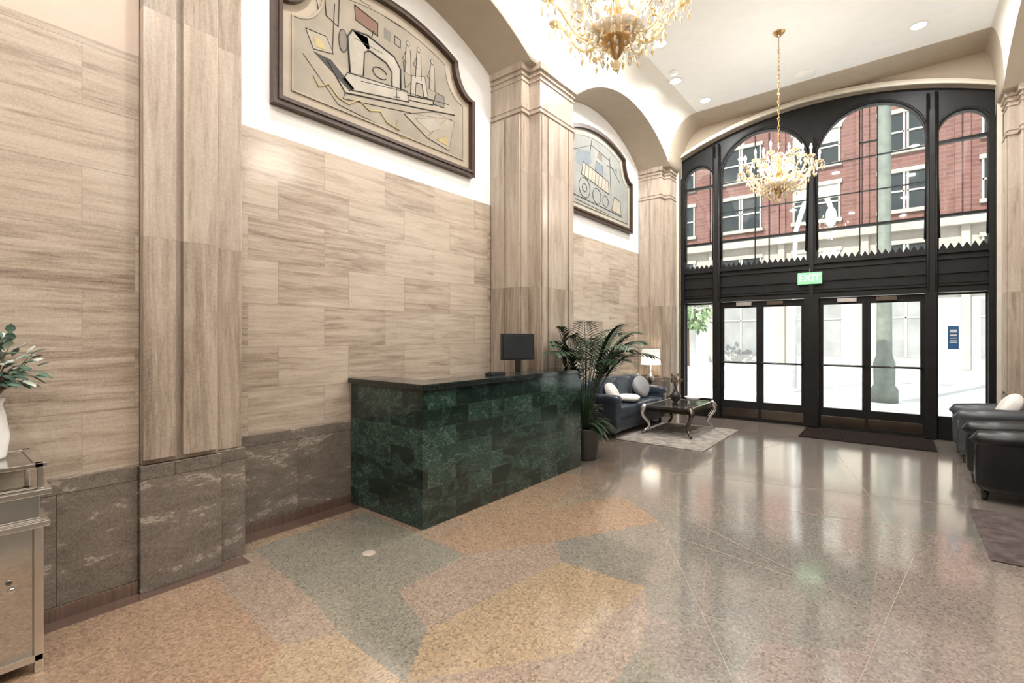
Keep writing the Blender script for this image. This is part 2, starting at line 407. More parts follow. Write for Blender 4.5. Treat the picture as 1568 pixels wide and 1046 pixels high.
for a,c in (((-1.463,3.69),(-.55,2.2)),((-1.3,3.5),(-.2,3.3)),((-.8,2.6),(.7,2.9)),((-.2,1.9),(.1,4.2)),((-.9,4.6),(.9,4.9)),((-1.5,4.0),(.3,3.0)),((-.35,2.5),(.6,2.1)),((-2.0,5.1),(.5,5.7)),((-1.9,4.9),(-1.2,7.6)),((.1,4.2),(-.6,7.4))):
    d=(Vector(c)-Vector(a)).normalized(); n=Vector((-d.y,d.x))*.0016
    a=Vector(a);c=Vector(c)
    b.prism([(*(a+n),0),(*(a-n),0),(*(c-n),0),(*(c+n),0)],(0,0,.0012),'brass')
b.box(XL,XL+.2,1.36,4.3,0,.0011,'t_brown'); b.box(BAY0,BAY0+.14,YB,1.36,0,.0012,'t_brown')
b.box(XL,XL+.3,5.32,8.56,0,.0011,'t_brown')
b.build('floor')
b=B(); b.lathe([(.045,.001),(.045,.004),(.038,.006),(.0,.006)],(-2.79,1.915,0),'brass',24); b.build('floor_socket_cover')
# ceiling
b=B(); b.box(XL-.25,XR+.25,YB-.2,YW+.32,ZC,ZC+.2,'ceil'); b.box(-3.3,1.3,8.5,YW,ZC-.012,ZC,'taupe'); b.build('ceiling')
b=B(); b.box(XL-.25,XR+.25,YB-.2,YB,0,ZC,'wall'); b.build('wall_back')
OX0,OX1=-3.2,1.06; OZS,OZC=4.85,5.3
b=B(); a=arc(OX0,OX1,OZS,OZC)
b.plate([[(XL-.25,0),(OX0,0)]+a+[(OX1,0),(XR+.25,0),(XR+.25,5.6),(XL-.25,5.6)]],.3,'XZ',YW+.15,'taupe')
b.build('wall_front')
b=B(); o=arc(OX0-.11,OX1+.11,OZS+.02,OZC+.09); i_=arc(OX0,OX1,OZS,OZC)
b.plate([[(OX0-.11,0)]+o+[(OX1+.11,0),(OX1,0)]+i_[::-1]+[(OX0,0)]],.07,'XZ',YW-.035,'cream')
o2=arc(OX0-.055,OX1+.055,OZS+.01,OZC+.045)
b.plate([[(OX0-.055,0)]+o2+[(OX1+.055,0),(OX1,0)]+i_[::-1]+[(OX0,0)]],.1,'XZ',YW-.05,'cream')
b.build('trim_window_arch',.004)
# steel screen
holes=[]; lights=[(-3.13,-2.63,4.38,4.66),(-2.48,-1.15,4.40,5.07),(-.99,.34,4.40,5.07),(.49,.99,4.38,4.66)]
for x0,x1,zs,zc in lights:
    n=max(3,round((x1-x0)/.085)); zig=[]
    for k in range(n):
        xa=x1-(x1-x0)*k/n; xb=x1-(x1-x0)*(k+1)/n
        zig+= [(xa,2.74),((xa+xb)/2,2.82)]
    zig.append((x0,2.74))
    holes.append(arc(x0,x1,zs,zc,20)+zig)
b=B(); b.plate([[(OX0,2.13)]+arc(OX0,OX1,OZS,OZC)+[(OX1,2.13)]]+holes,.10,'XZ',YW+.12,'black')
for x0,x1,zs,zc in lights:
    for z in ((3.22,4.28) if x1-x0<1 else (3.22,)): b.box(x0,x1,YW+.08,YW+.16,z-.02,z+.02,'black')
    if x1-x0>1:
        c=(x0+x1)/2
        for xx in (c-.11,c+.11): b.box(xx-.008,xx+.008,YW+.09,YW+.13,2.8,5.02,'black')
        for z in (3.75,4.28): b.box(x0,x1,YW+.09,YW+.13,z-.007,z+.007,'black')
        b.box(c-.11,c+.11,YW+.09,YW+.13,4.50,4.52,'black')
    rim=[(x0-.0,2.9)]+arc(x0-.03,x1+.03,zs,zc+.03,20)+[(x1,2.9)]
    b.tube([(px,YW+.06,pz) for px,pz in rim],.018,'black',6)
for x,w in ((-3.165,.035),(-2.55,.052),(-1.07,.10),(.40,.062),(1.025,.035)):
    b.box(x-w,x+w,YW+.0,YW+.17,0,2.13,'black')
for x in (-3.165,-2.555,-1.07,.415,1.025):
    b.box(x-.03,x+.03,YW+.0,YW+.17,2.13,4.75 if abs(x+1.07)<1.6 else 4.5,'black')
for xc in (-2.555,.415):
    b.tube([(xc-.045,YW+.02,.1),(xc-.045,YW+.02,5.0)],.02,'black',8)
    b.tube([(xc+.045,YW+.02,.1),(xc+.045,YW+.02,5.0)],.02,'black',8)
for z,h,p in ((2.70,.03,.05),(2.60,.015,.03),(2.40,.015,.03),(2.15,.03,.05),(2.22,.012,.03)):
    b.box(OX0,OX1,YW+.07-p,YW+.17,z-h,z+h,'black')
n=50
for k in range(n):
    xa=OX0+.02+(OX1-OX0-.04)*k/n; xb=OX0+.02+(OX1-OX0-.04)*(k+1)/n
    b.prism([(xa,YW+.055,2.25),(xb,YW+.055,2.25),((xa+xb)/2,YW+.055,2.32)],(0,.02,0),'black')
win=b.build('window_1',0)
b=B()
for x0,x1,zs,zc in lights:
    b.plate([[(x0-.01,2.72)]+arc(x0-.01,x1+.01,zs,zc+.01,20)+[(x1+.01,2.72)]],.006,'XZ',YW+.145,'glass')
b.build('glass_panes',parent=win)
def leafdoor(x0,x1,name,fr,zt,zbm,handle):
    b=B(); y=YW+.12
    b.plate([[(x0,.01),(x0,2.11),(x1,2.11),(x1,.01)],[(x0+fr,zbm),(x0+fr,zt),(x1-fr,zt),(x1-fr,zbm)]],.05,'XZ',y,'black')
    b.box(x0+fr-.005,x1-fr+.005,y-.004,y+.004,zbm-.005,zt+.005,'glass')
    if handle:
        b.tube([(x0+.04,y-.03,1.02),(x0+.04,y-.08,1.02),(x1-.04,y-.08,1.02),(x1-.04,y-.03,1.02)],.018,'bceramic')
        b.box(x0+.02,x1-.02,y-.028,y-.024,.05,.2,'dsilver')
        hx=x1-.12 if handle>0 else x0+.12
        b.box(min(hx,hx-.25*handle),max(hx,hx-.25*handle),y-.09,y-.025,2.03,2.09,'alu' if handle>0 else 'dsilver')
    b.build(name,.002)
leafdoor(-3.135,-2.60,'window_2',.02,2.08,.33,0); leafdoor(.46,.995,'window_3',.02,2.08,.33,0)
leafdoor(-2.50,-1.85,'door_1',.055,2.0,.33,1); leafdoor(-1.85,-1.17,'door_2',.055,2.0,.33,-1)
leafdoor(-.97,-.35,'door_3',.055,2.0,.33,1); leafdoor(-.35,.34,'door_4',.055,2.0,.33,-1)
b=B(); b.box(OX0,OX1,YW-.0,YW+.2,.0,.012,'dsilver'); b.build('trim_threshold')
# exit sign
b=B(); b.box(-1.26,-.92,YW-.03,YW+.018,2.34,2.53,'green_sign'); b.box(-1.1,-1.08,YW-.02,YW,2.53,2.6,'dsilver')
ex=b.build('exit_sign',.004)
tc=bpy.data.curves.new('exit_text','FONT'); tc.body='EXIT'; tc.size=.15; tc.align_x='CENTER'; tc.align_y='CENTER'; tc.extrude=.002
to=bpy.data.objects.new('letters',tc); S.collection.objects.link(to); to.location=(-1.09,YW-.033,2.435); to.rotation_euler=(pi/2,0,0); tc.materials.append(M['signw']); to.parent=ex
b=B(); b.box(.585,.70,YW+.075,YW+.082,1.30,1.63,'blue_sign')
for k,(z,h) in enumerate(((1.56,.02),(1.5,.012),(1.46,.006),(1.43,.006),(1.40,.006))): b.box(.605,.68,YW+.072,YW+.076,z-h,z+h,'wpaint')
b.build('notice_sign')
b=B(); b.box(-1.12,.42,8.15,9.05,.002,.014,'mat')
for k in range(30): b.box(-1.10+k*.05,-1.085+k*.05,8.18,9.02,.014,.018,'mat')
b.build('door_mat')

# ------------------------------------------------------------ murals
def mural(yc,z0,W,H,name,k):
    def outline(inset):
        w=W-inset; lo=z0+inset; sh=z0+.87*H-inset*.6
        nr=.24*W
        pts=[(yc-w,lo),(yc-w,sh)]
        q=[]
        for i in range(1,8):
            a=pi/2*i/7; q.append((w-nr*(math.sin(a)),sh+.0+ nr*1.25*(1-math.cos(a))))
        pts+=[(yc-a_,b_) for a_,b_ in q]
        top=arc(yc-(w-nr),yc+(w-nr),sh+nr*1.25,z0+1.4*H-inset,20)
        pts+=top
        pts+=[(yc+a_,b_) for a_,b_ in q[::-1]]
        pts+=[(yc+w,sh),(yc+w,lo)]
        return pts
    b=B(); o0=outline(0); o1=outline(.045); o2=outline(.17)
    b.plate([o0,o1],.07,'YZ',XL+.037,'frame')
    b.plate([outline(.035),outline(.065)],.085,'YZ',XL+.045,'frame')
    b.plate([o1],.03,'YZ',XL+.017,'mborder' if k==1 else 'mborder2')
    b.plate([outline(.155),o2],.042,'YZ',XL+.023,'mtan')
    b.plate([o2],.036,'YZ',XL+.020,'mbg' if k==1 else 'mbg2')
    xs=XL+.038
    def PG(pts,mat,dx=0): b.prism([(xs+dx-.002,yc+p[0]*W,z0+p[1]*H) for p in pts],(.003,0,0),mat)
    def LN(pts,r=.006,mat='ink'): b.tube([(xs+.003,yc+p[0]*W,z0+p[1]*H) for p in pts],r*.75,mat,5)
    def CR(cx,cy,rx,ry,a0=0,a1=360,n=16): return [(cx+rx*math.cos(math.radians(a0+(a1-a0)*i/n)),cy+ry*math.sin(math.radians(a0+(a1-a0)*i/n))) for i in range(n+1)]
    if k==1:
        PG([(-.59,.54),(-.44,.33),(.60,.54),(.74,.62),(.66,.70),(.0,.56)],'mtan')
        LN([(-.59,.54),(-.44,.33),(.39,.53),(.74,.62)],.008); LN([(-.44,.33),(-.46,.27),(.38,.46),(.70,.55)],.004)
        LN([(-.3,.50),(.12,.60),(.66,.70)],.004)
        PG([(-.70,.56),(-.40,.36),(-.36,.40),(-.56,.56)],'ink',.002); PG([(-.76,.72),(-.60,.74),(-.54,.62),(-.70,.58)],'mtan',.001); LN([(-.76,.72),(-.60,.74),(-.54,.62),(-.70,.58),(-.76,.72)],.004); PG([(-.70,.68),(-.64,.69),(-.60,.62),(-.68,.61)],'myel',.003)
        PG([(-.46,.44),(-.42,.52),(.16,.62),(.18,.52),(-.38,.38)],'mlight',.002)
        LN([(-.46,.44),(-.42,.52),(.16,.62),(.18,.52),(-.38,.38),(-.46,.44)],.007)
        PG([(-.40,.53),(-.42,.84),(-.38,.92),(-.24,.93),(-.22,.84),(-.27,.78),(-.28,.56)],'mlight',.003)
        PG([(-.38,.92),(-.24,.94),(.02,.88),(.08,.80),(.08,.58),(.00,.56),(-.01,.74),(-.06,.79),(-.24,.82)],'mlight',.003)
        LN([(-.40,.53),(-.42,.84),(-.38,.92),(-.24,.95),(.02,.89),(.09,.80),(.09,.60)],.011)
        LN([(-.28,.56),(-.27,.78),(-.22,.82),(-.06,.79),(.0,.73),(.0,.58)],.009)
        LN([(.045,.60),(.05,.50)],.006); LN([(.02,.50),(.08,.52)],.006)
        PG(CR(-.46,.78,.035,.10),'mgrey',.004); LN(CR(-.46,.78,.035,.10),.006)
        LN(CR(-.12,.66,.07,.05,20,330),.006); LN([(-.36,.86),(-.1,.86)],.004); LN([(-.2,.96),(-.18,1.03)],.005)
        PG([(.20,.60),(.21,.80),(.36,.86),(.40,.66),(.35,.65),(.33,.77),(.26,.75),(.25,.61)],'mlight',.003)
        LN([(.20,.60),(.21,.80),(.36,.86),(.40,.66),(.35,.65),(.33,.77),(.26,.75),(.25,.61)],.006); LN([(.16,.58),(.46,.66),(.46,.61),(.18,.54)],.006)
        PG([(.46,.62),(.50,.76),(.60,.76),(.60,.64)],'mgrey',.002); LN([(.46,.62),(.50,.76),(.60,.76),(.60,.64),(.46,.62)],.005)
        LN([(.12,.90),(.14,.64),(.20,.72)],.004)
        LN([(-.62,1.22),(-.60,.92),(-.50,.88),(-.49,1.18)],.006); LN([(-.53,1.06),(-.55,.62)],.005)
        PG([(-.36,1.16),(-.14,1.12),(-.14,1.00),(-.35,1.03)],'mred'); LN([(-.36,1.16),(-.14,1.12),(-.14,1.00),(-.35,1.03),(-.36,1.16)],.005)
        PG([(-.08,1.12),(-.01,1.11),(-.01,1.01),(-.08,1.02)],'mgrey'); LN([(.03,1.10),(.09,1.09),(.09,1.01),(.03,1.02),(.03,1.10)],.004)
        LN([(-.66,1.06),(-.64,1.16),(-.69,1.10),(-.66,.92)],.004); LN([(-.40,1.24),(.1,1.22)],.003)
        for fx,fz in ((.17,1.04),(.29,1.04),(.45,1.00)):
            PG(CR(fx,fz+.06,.018,.026),'mtan',.003); LN(CR(fx,fz+.06,.018,.026),.003)
            PG([(fx-.02,fz+.02),(fx+.025,fz+.01),(fx+.03,fz-.24),(fx-.03,fz-.24)],'mtan',.002); LN([(fx-.02,fz+.02),(fx-.035,fz-.24)],.004); LN([(fx+.025,fz+.01),(fx+.035,fz-.24)],.004); LN([(fx-.02,fz-.02),(fx-.06,fz-.12),(fx-.01,fz-.14)],.003)
        LN([(-.70,.36),(-.66,.28),(-.58,.34),(-.50,.26),(-.41,.24),(-.32,.32),(-.22,.26),(-.12,.30),(-.05,.22),(.08,.20)],.009,'myel')
        LN([(.06,.30),(.04,.18),(.12,.14),(.2,.18)],.005,'myel')
        LN([(-.78,.50),(-.5,.20),(.0,.16)],.003)
        PG([(.13,.38),(.47,.54),(.73,.54),(.66,.20),(.39,.24)],'mtan',.004); LN([(.13,.38),(.47,.54),(.73,.54),(.66,.20),(.39,.24),(.13,.38)],.005)
        PG([(.25,.38),(.46,.47),(.56,.40),(.42,.31)],'mlight',.006); LN([(.25,.38),(.46,.47),(.56,.40),(.42,.31),(.25,.38)],.004); LN([(.40,.26),(.62,.52)],.004); PG([(.50,.26),(.62,.34),(.64,.24)],'myel',.007); LN([(.50,.26),(.62,.34),(.64,.24),(.50,.26)],.004)
    else:
        PG([(-.62,.75),(-.55,.95),(-.25,1.0),(-.2,.85),(-.4,.7)],'mblue'); PG([(-.46,.60),(-.42,.80),(.26,.70),(.28,.50)],'mlight',.001)
        LN([(-.46,.60),(-.42,.80),(.26,.70),(.28,.50),(-.46,.60)],.006)
        for i in range(7): LN([(-.38+i*.09,.60-i*.012),(-.36+i*.09,.78-i*.014)],.004)
        PG([(-.10,.76),(-.08,.92),(.10,.89),(.10,.73)],'mblue',.002); LN([(-.10,.76),(-.08,.92),(.10,.89),(.10,.73),(-.10,.76)],.005)
        LN(CR(-.38,.42,.14,.15),.006); LN(CR(-.38,.42,.06,.06),.005); LN(CR(-.06,.38,.11,.12),.006); LN(CR(.18,.36,.08,.09),.005)
        LN([(-.70,.26),(-.3,.25),(.2,.24),(.70,.22)],.006); LN([(-.6,.20),(.0,.18),(.6,.15)],.004)
        PG([(.36,.26),(.44,.50),(.62,.46),(.66,.24)],'mlight'); LN([(.36,.26),(.44,.50),(.62,.46),(.66,.24),(.36,.26)],.005)
        LN([(.30,1.1),(.34,.5)],.005); LN([(.50,1.0),(.5,.4)],.005); LN([(.30,1.0),(.62,.78)],.004); LN([(.22,.95),(.52,.95)],.004)
        LN([(-.2,1.2),(-.25,.95)],.005); LN([(-.65,.9),(-.2,1.12),(.3,1.05)],.004); PG([(-.05,.98),(.0,1.1),(.1,1.08),(.08,.96)],'mgrey')
    b.build(name)
mural(2.84,3.29,1.13,.99,'framed_mural',1)
mural(6.94,3.36,1.22,1.04,'framed_mural',2)

# ------------------------------------------------------------ reception desk
b=B()
b.box(-3.76,-2.80,2.40,2.64,0,1.065,'green')
b.box(-3.06,-2.80,2.6401,4.74,0,1.065,'green')
P=[(-3.775,2.375),(-2.775,2.375),(-2.775,4.765),(-3.10,4.765),(-3.10,2.68),(-3.775,2.68)]
b.prism([(x,y,1.065) for x,y in P],(0,0,.047),'granite')
b.box(-3.60,-3.06,2.66,4.28,.70,.74,'granite'); b.box(-3.60,-3.56,2.66,4.28,0,.70,'granite')
b.build('reception_desk',.004)
b=B(T=Matrix.Translation((-3.25,4.14,.742))@Matrix.Rotation(math.radians(-25),4,'Z'))
b.lathe([(.10,0),(.10,.012),(.02,.02),(.02,.3)],(0,0,0),'plastic')
b.box(-.02,.02,-.20,.20,.48,.77,'plastic'); b.box(.02,.024,-.185,.185,.495,.755,'screen'); b.box(-.05,-.02,-.1,.1,.52,.68,'plastic')
b.box(-.015,.015,-.03,.03,.28,.5,'plastic')
b.build('computer_monitor',.006)
b=B(); b.sup((-3.36,3.35,.777),(.09,.12,.033),'plastic',.3); b.box(-3.42,-3.30,3.26,3.42,.80,.83,'screen'); b.tube([(-3.44,3.22,.80),(-3.44,3.25,.84),(-3.44,3.45,.84),(-3.44,3.48,.80)],.018,'plastic'); b.build('desk_telephone')
b=B(); b.box(-3.02,-2.93,3.35,3.55,1.1125,1.135,'plastic'); b.box(-3.01,-2.94,3.37,3.53,1.135,1.142,'screen'); b.build('card_reader',.003)

# ------------------------------------------------------------ chandeliers
def chandelier(x,y,z,name):
    b=B()
    b.tube([(x,y,ZC-.04),(x,y,z+.35)],.004,'gold',6)
    n=int((ZC-.1-(z+.4))/.055)
    for k in range(n):
        zz=z+.42+k*.055; a=pi/2*(k%2)
        b.tube([(x+.014*math.cos(t)*math.cos(a),y+.014*math.cos(t)*math.sin(a),zz+.032*math.sin(t)) for t in [2*pi*i/10 for i in range(11)]],.0035,'gold',5)
    b.lathe([(.0,-.07),(.03,-.05),(.07,-.01),(.075,.0)],(x,y,ZC),'gold')
    b.lathe([(.0,-.26),(.02,-.25),(.05,-.2),(.10,-.16),(.12,-.11),(.07,-.07),(.03,-.03),(.045,.03),(.06,.08),(.03,.13),(.02,.18),(.05,.22),(.03,.27),(.01,.35)],(x,y,z),'gold',16)
    b.lathe([(.05,-.16),(.17,-.12),(.19,-.09),(.17,-.085),(.04,-.12)],(x,y,z),'clear',20)
    def arm(a,R,z0,rise,r,kk):
        ca,sa=math.cos(a),math.sin(a); pts=[]
        for i in range(15):
            t=i/14; rr=.04+(R-.04)*t
            zz=z0-.13*math.sin(pi*min(1,t*1.25))*(1 if t<.8 else .7)+rise*t**3
            pts.append((x+ca*rr,y+sa*rr,zz))
        b.tube(pts,r,'cryst',6)
        ex,ey,ez=pts[-1]
        b.lathe([(.008,-.02),(.045,.0),(.05,.012),(.014,.014),(.012,.02)],(ex,ey,ez),'cryst',10)
        b.lathe([(.011,.015),(.011,.08)],(ex,ey,ez),'ceramic',8)
        b.lathe([(.004,.08),(.014,.10),(.013,.12),(.002,.155)],(ex,ey,ez),'bulb',8)
        for k in range(6):
            q=2*pi*k/6; cx,cy=ex+.05*math.cos(q),ey+.05*math.sin(q)
            b.octa((cx,cy,ez-.02),.008,.018,'clear'); b.octa((cx,cy,ez-.065),.013,.038,'cryst' if k%2 else 'clear')
        for k in (4,7,10):
            p=pts[k]; b.octa((p[0],p[1],p[2]-.03),.009,.02,'clear'); b.octa((p[0],p[1],p[2]-.075),.013,.036,'cryst')
        b.tube([(x+ca*(R*.55+.05*math.cos(t)*(1-t/8)),y+sa*(R*.55+.05*math.cos(t)*(1-t/8)),z0+.02+.05*math.sin(t)*(1-t/8)) for t in [i*.5 for i in range(13)]],.006,'gold',5)
    for k in range(10): arm(2*pi*k/10+.1,.44,z-.02,.14,.011,k)
    for k in range(6): arm(2*pi*k/6+.35,.27,z+.13,.12,.009,k)
    for ring,(R,zz,cnt) in enumerate(((.19,-.12,20),(.12,.2,12),(.10,-.2,12),(.3,-.06,24))):
        for k in range(cnt):
            q=2*pi*k/cnt; b.octa((x+R*math.cos(q),y+R*math.sin(q),z+zz),.009,.02,'clear'); b.octa((x+R*math.cos(q),y+R*math.sin(q),z+zz-.05),.012,.035,'cryst' if k%2 else 'clear')
    for k in range(10):
        a=2*pi*k/10+.1
        for t in range(1,9):
            tt=t/9; R=.08+.34*tt; zz=z+.25-.20*tt-.14*math.sin(pi*tt)
            b.octa((x+R*math.cos(a+.15),y+R*math.sin(a+.15),zz),.009,.016,'clear')
    for k in range(14):
        a=2*pi*k/14
        for t in range(5):
            b.octa((x+(.05+.03*t)*math.cos(a),y+(.05+.03*t)*math.sin(a),z+.30-.035*t),.008,.016,'clear')
    b.lathe([(.0,-.34),(.022,-.32),(.03,-.295),(.015,-.27),(.0,-.26)],(x,y,z),'cryst',12)
    ch=b.build(name)
    li=bpy.data.lights.new('chandelier_light','POINT'); li.energy=84; li.color=(1,.94,.86); li.shadow_soft_size=.25
    lo=bpy.data.objects.new('glow',li); lo.location=(x,y,z+.12); S.collection.objects.link(lo); lo.parent=ch
chandelier(-1.41,2.83,3.53,'chandelier'); chandelier(-1.17,6.94,3.53,'chandelier')

# ------------------------------------------------------------ ceiling fittings
def downlight_or_fill(x,y,e=60):
    b=B(); b.lathe([(.075,0),(.095,0),(.10,-.006),(.10,-.012),(.078,-.014)],(x,y,ZC),'white',24,cap=False)
    b.prism([(x+.078*math.cos(2*pi*k/24),y+.078*math.sin(2*pi*k/24),ZC-.010) for k in range(24)],(0,0,.009),'lampglow')
    d=b.build('recessed_or_fill_downlight')
    li=bpy.data.lights.new('downlight_or_fill_lamp','AREA'); li.shape='DISK'; li.size=.15; li.energy=e; li.color=(1,.98,.96)
    lo=bpy.data.objects.new('lamp',li); lo.location=(x,y,ZC-.02); S.collection.objects.link(lo); lo.parent=d
for x,y in ((.23,7.88),(-2.62,7.25),(-2.45,8.15),(-2.45,6.2),(.3,5.8),(-2.45,4.2),(.3,3.6),(-2.45,1.7),(.2,1.3),(-2.4,-.6),(.2,-1.2),(-1.07,-2.6),(-1.07,.2),(-1.1,4.9)): downlight_or_fill(x,y,50)  # those near the window are ceiling fixtures; the rest are added as fill light
b=B(); b.lathe([(.0,-.03),(.05,-.03),(.06,-.01),(.06,0)],(-2.55,7.0,ZC),'white',20); b.build('smoke_detector')
b=B(); b.lathe([(.0,-.012),(.13,-.012),(.14,-.004),(.14,0)],(-1.05,8.3,ZC),'white',28); b.build('ceiling_speaker')

# ------------------------------------------------------------ seating
b=B(); m='navy'
X0,X1,Y0,Y1=-3.76,-3.08,6.2,8.10
b.sup(((X0+X1)/2,(Y0+Y1)/2,.21),((X1-X0)/2-.02,(Y1-Y0)/2-.02,.11),m,.15)
b.sup((X0+.1,(Y0+Y1)/2,.48),(.10,(Y1-Y0)/2-.03,.34),m,.2)
sw=(Y1-Y0-.36)/3
for k in range(3):
    yc=Y0+.18+sw*(k+.5)
    b.sup(((X0+X1)/2+.08,yc,.38),((X1-X0)/2-.07,sw/2-.003,.085),m,.22)
    b.sup((X0+.24,yc,.62),(.10,sw/2-.005,.22),m,.3,(0,-.16,0))
for yc in (Y0+.09,Y1-.09):
    b.sup(((X0+X1)/2,yc,.34),((X1-X0)/2,.085,.25),m,.2)
    b.sup(((X0+X1)/2+.01,yc,.565),((X1-X0)/2+.01,.10,.075),m,.5)
for yc in (Y0+.1,Y1-.1):
    for xx in (X0+.08,X1-.08): b.lathe([(.02,0),(.028,.11)],(xx,yc,0.016),'bceramic',10)
b.build('leather_sofa')
def pil(c,h,rot,mt,name='throw_pillow'):
    b=B(); b.sup(c,h,mt,.55,rot,e2=.9); b.build(name)
pil((-3.36,6.62,.62),(.07,.19,.17),(0,-.5,.25),'pillow'); pil((-3.26,6.95,.53),(.18,.19,.055),(0,0,.3),'pillow'); pil((-3.34,7.62,.64),(.07,.19,.18),(.6,-.4,-.2),'pillowg')

def armchair(x,y,m,name):
    b=B(T=Matrix.Translation((x,y,0)))
    D,W=.86,.84
    b.sup((D/2,0,.20),(D/2-.04,W/2-.04,.11),m,.2)
    b.sup((D/2-.05,0,.36),(D/2-.10,W/2-.17,.095),m,.28)
    b.sup((D-.15,0,.52),(.12,W/2-.12,.29),m,.35,(0,.12,0))
    b.sup((D-.06,0,.50),(.085,W/2-.03,.29),m,.35,(0,.08,0))
    for s_ in (-1,1):
        b.sup((D/2-.02,s_*(W/2-.085),.33),(D/2-.02,.085,.24),m,.25)
        b.tube([(.0+.005,s_*(W/2-.09),.50),(.04,s_*(W/2-.09),.535),(.25,s_*(W/2-.09),.55),(.6,s_*(W/2-.09),.57),(.84,s_*(W/2-.09),.60)],[.06,.09,.095,.095,.08],m,16)
        for xx in (.07,D-.09): b.lathe([(.022,0),(.034,.10)],(xx,s_*(W/2-.1),.001),'bceramic',10)
    b.build(name)
armchair(.56,6.36,'bleather','leather_armchair'); armchair(.57,8.0,'gleather','leather_armchair')
pil((1.02,7.86,.66),(.08,.2,.18),(0,.5,0),'pillow')
b=B(); b.box(.49,1.58,4.42,5.66,0.002,.008,'rug2'); b.box(.53,1.56,4.46,5.62,.008,.010,'rug2'); b.build('entry_rug',.002)
b=B(); b.box(-3.42,-1.92,6.28,8.10,.002,.012,'rug'); b.box(-3.36,-1.98,6.34,8.06,.012,.015,'rug'); b.build('area_rug',.003)

# coffee table
b=B(); tx0,tx1,ty0,ty1=-3.0,-2.26,6.88,7.98; zt=.44
b.box(tx0+.03,tx1-.03,ty0+.03,ty1-.03,zt-.012,zt,'tabletop')
for (a0,a1,c0,c1) in ((tx0,tx1,ty0,ty0+.035),(tx0,tx1,ty1-.035,ty1),(tx0,tx0+.035,ty0,ty1),(tx1-.035,tx1,ty0,ty1)): b.box(a0,a1,c0,c1,zt-.03,zt+.006,'silver')
for (a0,a1,c0,c1) in ((tx0+.05,tx1-.05,ty0+.03,ty0+.05),(tx0+.05,tx1-.05,ty1-.05,ty1-.03),(tx0+.03,tx0+.05,ty0+.05,ty1-.05),(tx1-.05,tx1-.03,ty0+.05,ty1-.05)): b.box(a0,a1,c0,c1,zt-.085,zt-.03,'dsilver')
for sx,lx in ((-1,tx0+.04),(1,tx1-.04)):
    for sy,ly in ((-1,ty0+.04),(1,ty1-.04)):
        pts=[];rs=[]
        for i in range(13):
            t=i/12; o=.045*math.sin(2*pi*t)*(1-.1*t)+(.04*max(0,t-.8)/.2)
            pts.append((lx+sx*o,ly+sy*o,(zt-.03)*(1-t)+.036)); rs.append(.034*(1-t)+.012+ (.008 if t>.9 else 0))
        b.tube(pts,rs,'dsilver' if sx*sy<0 else 'silver',10)
b.build('coffee_table')
b=B(); c=(-2.62,7.25,zt+.007)
b.lathe([(.05,0),(.06,.01),(.03,.03),(.07,.09),(.085,.13),(.05,.18),(.025,.21),(.035,.23)],c,'bceramic',16)
for k in range(14):
    a=random.uniform(0,2*pi); r=random.uniform(.02,.10); h=random.uniform(.12,.24)
    p1=(c[0]+r*math.cos(a),c[1]+r*math.sin(a),c[2]+.22+h); b.tube([(c[0],c[1],c[2]+.2),(c[0]+r*.4*math.cos(a),c[1]+r*.4*math.sin(a),c[2]+.24+h*.5),p1],.003,'stem',5)
    b.octa(p1,.018,.04,'stem'); b.leaf(p1,(math.cos(a),math.sin(a),.3),(0,0,1),.07,.025,'leaf')
b.build('dried_arrangement')
b=B(); b.lathe([(.04,0),(.045,.008),(.10,.05),(.13,.085),(.125,.085),(.09,.05),(.02,.02)],(-2.5,7.68,zt+.007),'ceramic',20); b.build('decorative_bowl')
b=B(); c=(-3.46,8.32,0)
b.lathe([(.15,.002),(.15,.02),(.03,.04),(.025,.5),(.04,.53),(.18,.54),(.19,.55),(.19,.565),(.0,.567)],c,'dsilver',24); b.build('side_table')
b=B(); c=(-3.46,8.32,.568)
b.lathe([(.06,0),(.065,.015),(.02,.03),(.018,.06),(.05,.11),(.065,.17),(.04,.24),(.012,.29),(.01,.45)],c,'silver',18)
b.lathe([(.18,.41),(.175,.415),(.155,.68),(.16,.68)],c,'shade',28,cap=False); tl=b.build('table_lamp')
li=bpy.data.lights.new('table_lamp_light','POINT'); li.energy=3; li.color=(1,.85,.65); li.shadow_soft_size=.06
lo=bpy.data.objects.new('glow',li); lo.location=(-3.46,8.32,1.10); S.collection.objects.link(lo); lo.parent=tl

